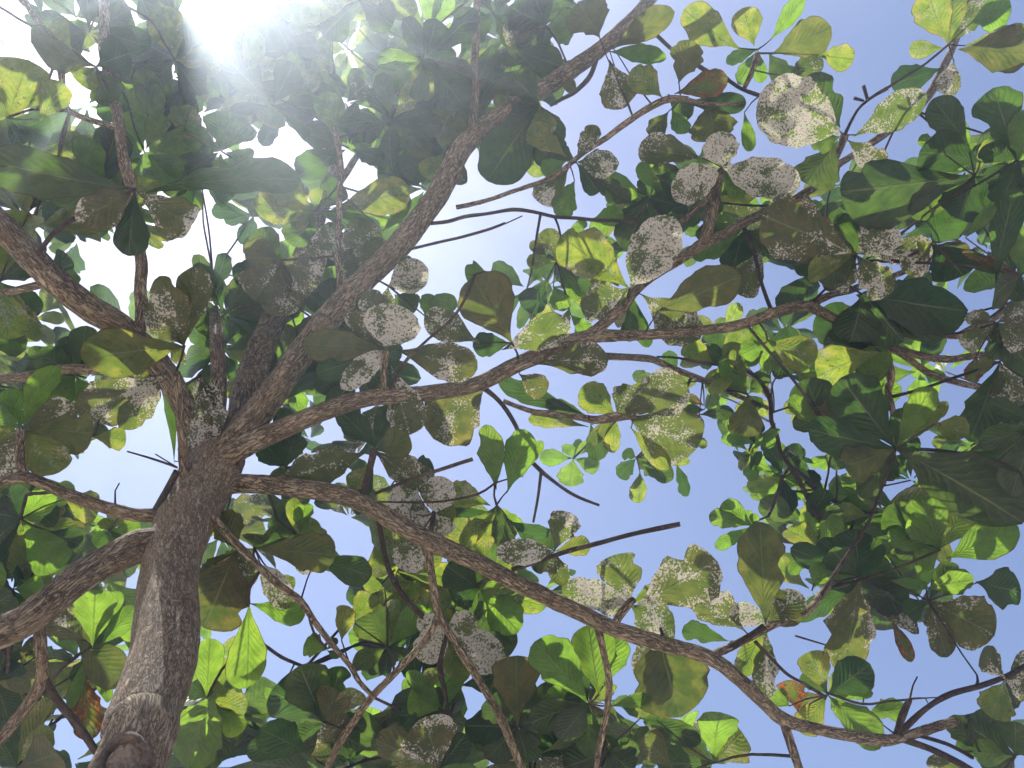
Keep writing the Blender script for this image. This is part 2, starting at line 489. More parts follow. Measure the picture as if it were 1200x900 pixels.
# branches and twigs: owner limb, rows
BR = """
B 690,393,2.70,17 712,376,2.72,15 745,340,2.78,14 790,308,2.85,14 822,288,2.90,14 870,262,2.95,13 905,245,3.0,12 950,222,3.05,11 978,196,3.1,11 1020,168,3.15,8 1065,138,3.2,9 1100,92,3.25,12 1117,55,3.3,9 1135,5,3.35,7 1150,-40,3.4,4
B 968,205,3.08,10 982,178,3.08,10 990,158,3.06,12
B 990,158,3.06,5 1004,130,3.04,4 1020,115,3.02,4 1040,103,3.0,5
B 1017,119,3.03,4 1012,100,3.02,5
B 1012,118,3.03,3 1001,115,3.02,5
B 822,288,2.9,14 832,262,2.92,15 838,228,2.94,16 845,203,2.95,12 850,190,2.96,8
B 798,262,2.86,8 815,245,2.87,9 838,215,2.9,7
B 945,359,2.95,12 975,345,2.98,10 1010,335,3.0,9 1050,322,3.05,8 1088,309,3.1,5
B 952,354,2.95,4 985,320,2.9,3 1012,306,2.88,3
B 1028,396,3.03,10 1080,393,3.06,8 1120,394,3.1,9 1150,379,3.15,10 1170,370,3.2,8 1205,342,3.3,5
B 1045,408,3.05,10 1085,435,3.1,9 1130,450,3.15,8 1200,466,3.25,6
B 1033,402,3.03,12 1044,436,3.0,11 1046,480,2.95,8 1048,525,2.92,7
B 640,411,2.64,9 700,417,2.9,10 765,421,3.0,10 800,436,3.05,8 860,462,3.1,7 900,478,3.15,5
B 770,418,2.9,3 820,425,3.0,4 880,437,3.1,5 903,470,3.15,7 910,510,3.2,6 925,545,3.25,6
B 925,545,3.25,5 917,560,3.2,5 900,605,3.1,4
B 925,545,3.25,6 950,590,3.25,7 966,618,3.2,7 985,650,3.1,6 1008,676,3.0,8
B 925,545,3.25,5 965,580,3.3,5 1002,602,3.3,4
B 560,450,2.55,7 585,470,2.57,6 605,500,2.6,6 617,532,2.62,6 632,550,2.64,6 658,571,2.66,5 702,592,2.7,4
B 634,553,2.64,5 630,585,2.66,4 625,612,2.68,3
B 590,470,2.57,7 620,481,2.6,7 660,487,2.64,7 700,492,2.68,12 722,488,2.72,14 745,487,2.75,8
B 447,466,2.46,10 450,435,2.44,9 452,410,2.42,10
B 452,466,2.46,5 472,428,2.44,5 497,402,2.42,4 528,375,2.42,4 545,350,2.42,4 556,322,2.43,4
A 535,243,2.88,7 570,235,2.86,6 605,223,2.85,6 640,211,2.84,7 680,182,2.82,7 712,160,2.8,8 742,138,2.78,9 765,124,2.76,10 785,116,2.76,10 830,122,2.78,5 868,122,2.8,5
A 505,262,2.85,5 545,254,2.83,5 600,246,2.81,5 650,254,2.8,5 700,258,2.8,5 745,262,2.8,5
A 480,292,2.8,4 540,278,2.76,4 575,268,2.74,4 592,261,2.73,4
A 560,272,2.75,2 585,265,2.74,2 612,253,2.73,2
A 700,65,3.25,6 692,88,3.2,7 676,106,3.18,7 645,124,3.15,4
A 552,163,3.0,11 557,110,3.0,11 558,40,3.05,11 559,-60,3.15,8
A 398,345,2.66,9 396,300,2.75,8 398,225,2.9,8 392,150,3.05,8
A 745,18,3.35,6 790,60,3.2,5 830,84,3.1,6 855,95,3.0,6 890,112,2.92,6 925,124,2.88,5
A 872,104,2.94,6 882,82,2.92,7 888,62,2.9,9
C 918,843,2.26,13 926,870,2.25,12 938,905,2.24,11 955,950,2.24,8
C 1052,862,2.39,9 1085,830,2.38,8 1115,813,2.38,8 1150,803,2.4,7 1180,792,2.42,8 1225,765,2.45,5
C 1055,865,2.4,10 1090,877,2.38,9 1120,892,2.36,9 1160,915,2.35,7
C 1072,861,2.41,5 1110,872,2.42,5 1140,888,2.44,5
C 1050,860,2.39,8 1058,838,2.37,9 1066,820,2.36,8
C 1066,820,2.36,3 1070,803,2.36,2 1075,793,2.35,2
C 1066,819,2.36,3 1085,818,2.35,2 1105,817,2.34,1.5
C 1066,819,2.36,2.5 1084,818,2.35,2 1090,828,2.34,1.5
C 1064,820,2.36,3 1040,822,2.38,3 1010,825,2.4,4 970,812,2.42,4
C 1144,805,2.4,4 1146,798,2.4,3 1145,791,2.4,2
C 835,768,2.2,11 868,752,2.24,11 905,733,2.28,11 935,722,2.34,10 960,700,2.5,10 985,680,2.8,9 1010,674,2.95,9
C 848,764,2.22,8 880,745,2.22,8 896,734,2.22,9
C 885,752,2.23,5 905,773,2.25,5 940,800,2.35,4 965,815,2.4,5
C 932,745,2.3,2.5 955,752,2.3,2.5 972,757,2.3,2
C 700,732,2.2,11 708,768,2.22,9 714,800,2.24,9 711,835,2.26,8 704,870,2.28,8 698,915,2.3,7
C 500,632,2.28,11 507,680,2.29,10 515,722,2.3,11 537,758,2.32,10 560,795,2.34,11 582,832,2.36,11 600,872,2.38,11 620,920,2.4,9
C 443,610,2.3,8 451,650,2.32,7 460,678,2.34,8 478,705,2.36,8 495,722,2.38,8
C 513,720,2.3,8 490,760,2.34,9 462,790,2.36,9 437,815,2.38,10 418,840,2.4,10 398,870,2.42,10 380,910,2.45,8
C 425,580,2.32,9 433,550,2.34,9 439,527,2.36,10
C 440,578,2.33,4 480,562,2.34,4 520,549,2.34,5 554,538,2.34,5
C 440,588,2.33,3 520,587,2.36,3 560,579,2.38,4 580,566,2.4,3
C 600,668,2.2,6 640,654,2.18,6 700,637,2.16,7 750,624,2.14,7 797,614,2.12,7
C 718,735,2.2,10 730,716,2.2,12 742,702,2.22,10
C 503,634,2.28,8 506,615,2.34,7 508,600,2.38,6
C 525,738,2.42,5 515,780,2.42,7 521,810,2.44,6 526,845,2.45,5
C 580,676,2.24,6 568,680,2.4,5 560,686,2.5,6
C 436,815,2.38,7 410,780,2.34,7 385,750,2.3,8 368,728,2.28,8 352,705,2.26,10 330,688,2.24,10 300,660,2.22,10 272,632,2.2,11 250,606,2.22,11
C 362,722,2.27,4 368,742,2.28,4 383,760,2.3,4
C 437,817,2.38,4 460,828,2.38,4 470,832,2.38,3
C 358,782,2.5,4 330,770,2.5,5 308,755,2.5,5 288,745,2.5,4
C 305,668,2.23,5 292,690,2.25,5 291,708,2.26,6
D 46,730,1.88,17 48,762,1.9,16 50,792,1.92,17 38,818,1.92,15 12,852,1.92,15 -20,890,1.92,13
D 51,793,1.92,12 70,825,1.95,12 95,855,1.98,11 114,882,2.0,10 150,920,2.05,8
D 10,735,1.85,6 11,755,2.1,5 8,790,2.3,5
D 47,815,2.3,5 42,850,2.32,5 36,895,2.34,6
E 30,557,2.05,13 23,540,2.06,12 24,518,2.08,11 26,503,2.1,12
E 180,600,2.2,8 195,576,2.2,9 208,552,2.2,9
E 208,548,2.2,3 180,538,2.2,3 149,529,2.2,2
E 206,547,2.2,3 195,540,2.2,2 182,532,2.2,2
E 135,590,2.18,3 135,575,2.18,2 140,566,2.18,2
F 163,392,2.32,16 164,335,2.36,16 161,280,2.42,15 154,220,2.5,15 140,150,2.6,14 122,60,2.75,14 121,-20,2.9,13 118,-110,3.1,8
F 60,330,2.22,12 20,340,2.25,10 -40,342,2.3,9
F 185,430,2.4,12 150,437,2.5,13 100,433,2.55,14 55,437,2.6,14 0,444,2.65,13 -80,452,2.7,9
F 145,440,2.5,10 115,455,2.55,12 95,478,2.6,9
F 140,150,2.6,9 82,130,2.55,8 72,88,2.6,9 55,40,2.7,10 28,0,2.8,9 0,-40,2.9,7
G 216,575,2.27,12 214,520,2.28,13 211,470,2.28,12 206,436,2.28,11
H 372,255,3.35,10 420,180,3.5,9 470,100,3.7,7 500,0,3.9,5
H 318,380,3.0,12 345,352,3.0,12 372,335,2.95,9
B 905,366,2.9,5 885,300,2.85,5 872,268,2.95,5
"""
for i, line in enumerate(BR.strip().splitlines()):
    f = line.split()
    rows = [tuple(float(x) for x in c.split(",")) for c in f[1:]]
    pts = trace(rows)
    pts = [(p, r * 0.86) for p, r in pts]
    wmax = max(r for _p, r in pts)
    big = wmax > 0.011
    owner = LIMBS[f[0]]
    tube("branch" if big else "twig", pts, M_LIMB if big else M_TWIG, owner,
         sides=16 if big else 9, step=0.02, rough=0.0011 if big else 0.0004, lump=0.22 if big else 0.34, wobble=0.12 if big else 0.26, seed=i * 3 + 50)
    register(pts, owner)

# the callus-ringed scar of a sawn limb, low on the trunk, and a small knot above it
def trunk_axis(py):
    for a, b_ in zip(tr_px[:-1], tr_px[1:]):
        if a[1] >= py >= b_[1]:
            t = (a[1] - py) / (a[1] - b_[1])
            return [a[k] * (1 - t) + b_[k] * t for k in range(4)]


tr_px = [(150, 900, 1.45, 94), (163, 850, 1.55, 92), (182, 800, 1.67, 88), (194, 750, 1.80, 85), (197, 690, 1.98, 76)]
tr_px.insert(0, (137, 950, 1.35, 97))


def scar(name, px, py, rx, ry, lift, mat_ring, mat_core, seed):
    ax = trunk_axis(py)
    c_axis = P(ax[0], ax[1], ax[2])
    r = 0.88 * ax[3] * ax[2] / FPX / 2
    nrm = (CL - c_axis).normalized()
    tang = (trunk_pts[-2][0] - trunk_pts[-6][0]).normalized()
    nrm = (nrm - tang * nrm.dot(tang)).normalized()
    side = tang.cross(nrm).normalized()
    off = ((px - ax[0]) * ax[2] / FPX)
    if side.dot(RIGHT) < 0:
        side = -side
    nrm = (nrm * math.sqrt(max(r * r - off * off, 0)) + side * off).normalized()
    side = (side - nrm * side.dot(nrm)).normalized()
    c = c_axis + nrm * (r - 0.006)
    V, F = [], []
    K, T = 40, 9
    kx, ky = rx * ax[2] / FPX, ry * ax[2] / FPX * 1.25
    for i in range(K):
        a = 2 * math.pi * i / K
        rad = 1 + 0.10 * noise.noise((math.cos(a) * 1.7, math.sin(a) * 1.7, seed)) + 0.05 * noise.noise((math.cos(a) * 6, math.sin(a) * 6, seed))
        for j in range(T):
            b_ = math.pi * 1.25 * j / (T - 1) - 0.25
            g = rad * (1.0 + 0.26 * math.cos(b_))
            bend = -(off * 0 + (math.cos(a) * kx * g) ** 2) / (2.2 * r)
            hh = lift * (math.sin(b_) * (1 + 0.35 * noise.noise((math.cos(a) * 3, math.sin(a) * 3, j * .4 + seed))))
            V.append(c + side * (math.cos(a) * kx * g) + tang * (math.sin(a) * ky * g) + nrm * (hh + bend))
    for i in range(K):
        for j in range(T - 1):
            i2 = (i + 1) % K
            F.append((i * T + j, i2 * T + j, i2 * T + j + 1, i * T + j + 1))
    me = bpy.data.meshes.new(name)
    me.from_pydata([tuple(v) for v in V], [], F)
    me.polygons.foreach_set("use_smooth", [True] * len(F))
    me.materials.append(mat_ring)
    o = bpy.data.objects.new(name, me)
    COL.objects.link(o)
    o.parent = trunk
    V, F = [c + nrm * (lift * 0.15)], []
    for q in range(1, 6):
        for i in range(K):
            a = 2 * math.pi * i / K
            g = 0.86 * q / 5
            hh = lift * (-0.05 + 0.28 * noise.noise((math.cos(a) * g * 3, math.sin(a) * g * 3, seed + 4)))
            bend = -((math.cos(a) * kx * g) ** 2) / (2.2 * r)
            V.append(c + side * (math.cos(a) * kx * g) + tang * (math.sin(a) * ky * g) + nrm * (hh + bend))
    for q in range(5):
        for i in range(K):
            i2 = (i + 1) % K
            if q == 0:
                F.append((0, 1 + i, 1 + i2))
            else:
                s0, s1 = 1 + (q - 1) * K, 1 + q * K
                F.append((s0 + i, s1 + i, s1 + i2, s0 + i2))
    me = bpy.data.meshes.new("weathered_wood")
    me.from_pydata([tuple(v) for v in V], [], F)
    me.polygons.foreach_set("use_smooth", [True] * len(F))
    me.materials.append(mat_core)
    o2 = bpy.data.objects.new("weathered_wood", me)
    COL.objects.link(o2)
    o2.parent = trunk
    return o


scar("branch_scar", 138, 916, 25, 23, 0.010, M_CALLUS, M_WOOD, 2.0)
scar("knot", 214, 728, 10, 9, 0.013, M_CALLUS, M_CALLUS, 5.0)

# ------------------------------------------------------------------ the tree: leaves
# kind -> crust, yellow, brown, sooty, fresh, (min, max roll in degrees), droop
KIND = {
    'c': (1.00, 0.15, 0.00, 0.60, 0.3, 18, 0.10),   # crusted white
    's': (0.34, 0.18, 0.05, 0.75, 0.25, 24, 0.12),   # spotted
    'o': (0.13, 0.30, 0.12, 0.62, 0.2, 24, 0.14),   # old, olive, sooty
    'd': (0.00, 0.02, 0.00, 0.05, 0.05, 34, 0.16),  # dark glossy green
    'g': (0.00, 0.08, 0.00, 0.00, 1.0, 28, 0.14),   # fresh green
    'y': (0.06, 0.75, 0.05, 0.10, 0.8, 26, 0.14),   # yellowing
    'b': (0.05, 0.60, 0.95, 0.30, 0.3, 26, 0.25),   # brown, dying
}


def leaf_geo(base, tip, width, nrm, kind, rnd, fine=True):
    """vertices, faces, uvs and colours of one leaf with midrib fold, ripples, ragged edge and short stalk"""
    crust, yel, bro, soo, fre, _r, droop = KIND[kind]
    axis = tip - base
    L = axis.length
    ax = axis / L
    nrm = (nrm - ax * nrm.dot(ax)).normalized()
    sd = ax.cross(nrm)
    nl, nc = (17, 7) if fine else (8, 5)
    jag = random.uniform(0.0, 0.035) if kind in 'sob' else random.uniform(0.0, 0.015)
    widest = random.uniform(0.58, 0.74) if kind != 'c' else random.uniform(0.46, 0.58)
    tipsq = random.uniform(2.0, 2.9)
    fold = random.uniform(0.0, 0.5) ** 1.3
    curl = droop * random.uniform(-0.8, 2.2)
    twist = random.uniform(-0.7, 0.7)
    ph = random.uniform(0, 9)
    wavy = random.uniform(0.02, 0.085)
    bite_t = random.uniform(0.35, 0.95) if random.random() < (0.5 if kind in 'sobd' else 0.25) else None
    bite_s = random.choice((-1, 1))
    if kind == 'c':
        bite_t, fold, twist = None, fold * 0.35, twist * 0.4
    bite_w, bite_d = random.uniform(0.05, 0.13), random.uniform(0.15, 0.5)
    st = 0.07
    V, UV = [], []
    for i in range(nl + 1):
        t = 1 - (1 - i / nl) ** 1.35 if i else 0.0
        if t <= st:
            hw = 0.02
        else:
            q = (t - st) / (1 - st)
            qa = widest
            if q < qa:
                x = q / qa
                hw = (0.08 * (1 - x) + math.sin(x * math.pi / 2) ** (0.8 if kind == 'c' else 1.42)) if x > 0 else 0.08
                hw = min(hw, 1.0)
            else:
                x = (q - qa) / (1 - qa)
                hw = max(1 - x ** tipsq, 0.0) ** 0.55
        if i == nl:
            hw = 0.03
        for j in range(nc):
            s = (j / (nc - 1)) * 2 - 1
            e = hw * width / 2
            if abs(s) > 0.9:
                e *= 1 + wavy * (math.sin(t * 23 + ph + s) + 0.6 * math.sin(t * 41 + ph * 2 + s * 2))
                e *= 1 + jag * (noise.noise((t * 31 + ph * 5, s * 3, ph)) * 2)
            if bite_t is not None and s * bite_s > 0.5:
                e *= 1 - bite_d * math.exp(-((t - bite_t) / bite_w) ** 2)
            z = fold * abs(s) * e - curl * L * (t - 0.25) ** 2
            z += wavy * 0.35 * width * abs(s) * math.sin(t * 17 + ph + (1.5 if s > 0 else 0))
            tw = twist * (t - 0.4) * s * e
            V.append(base + ax * (t * L) + sd * (s * e) + nrm * (-z + tw))
            UV.append((j / (nc - 1), t))
    F, LUV = [], []
    for i in range(nl):
        for j in range(nc - 1):
            a = i * nc + j
            q = (a, a + 1, a + nc + 1, a + nc)
            F.append(q)
            LUV += [UV[k] for k in q]
    jit = lambda x, s: min(max(x + random.uniform(-s, s), 0), 1)
    if kind == 'o' and random.random() < 0.6:
        crust = 0.0
    ca = (jit(crust, 0.12) if crust > 0.2 else crust, jit(yel, 0.15), jit(bro, 0.08) if bro > 0.04 else bro, 1)
    cb = (jit(soo, 0.25) if soo > 0.04 else soo, jit(fre, 0.2), rnd, 1)
    return V, F, LUV, ca, cb


def mesh_from(name, parts):
    V, F, U, CA, CB = [], [], [], [], []
    for v, f, u, ca, cb in parts:
        o = len(V)
        V += [tuple(p) for p in v]
        F += [tuple(k + o for k in q) for q in f]
        U += u
        CA += [ca] * len(v)
        CB += [cb] * len(v)
    me = bpy.data.meshes.new(name)
    me.from_pydata(V, [], F)
    me.uv_layers.new(name="UVMap").data.foreach_set("uv", np.array(U, dtype=np.float32).ravel())
    for nm, c in (("leafA", CA), ("leafB", CB)):
        at = me.attributes.new(nm, 'FLOAT_COLOR', 'POINT')
        at.data.foreach_set("color", np.array(c, dtype=np.float32).ravel())
    me.polygons.foreach_set("use_smooth", [True] * len(F))
    me.materials.append(M_LEAF)
    return me


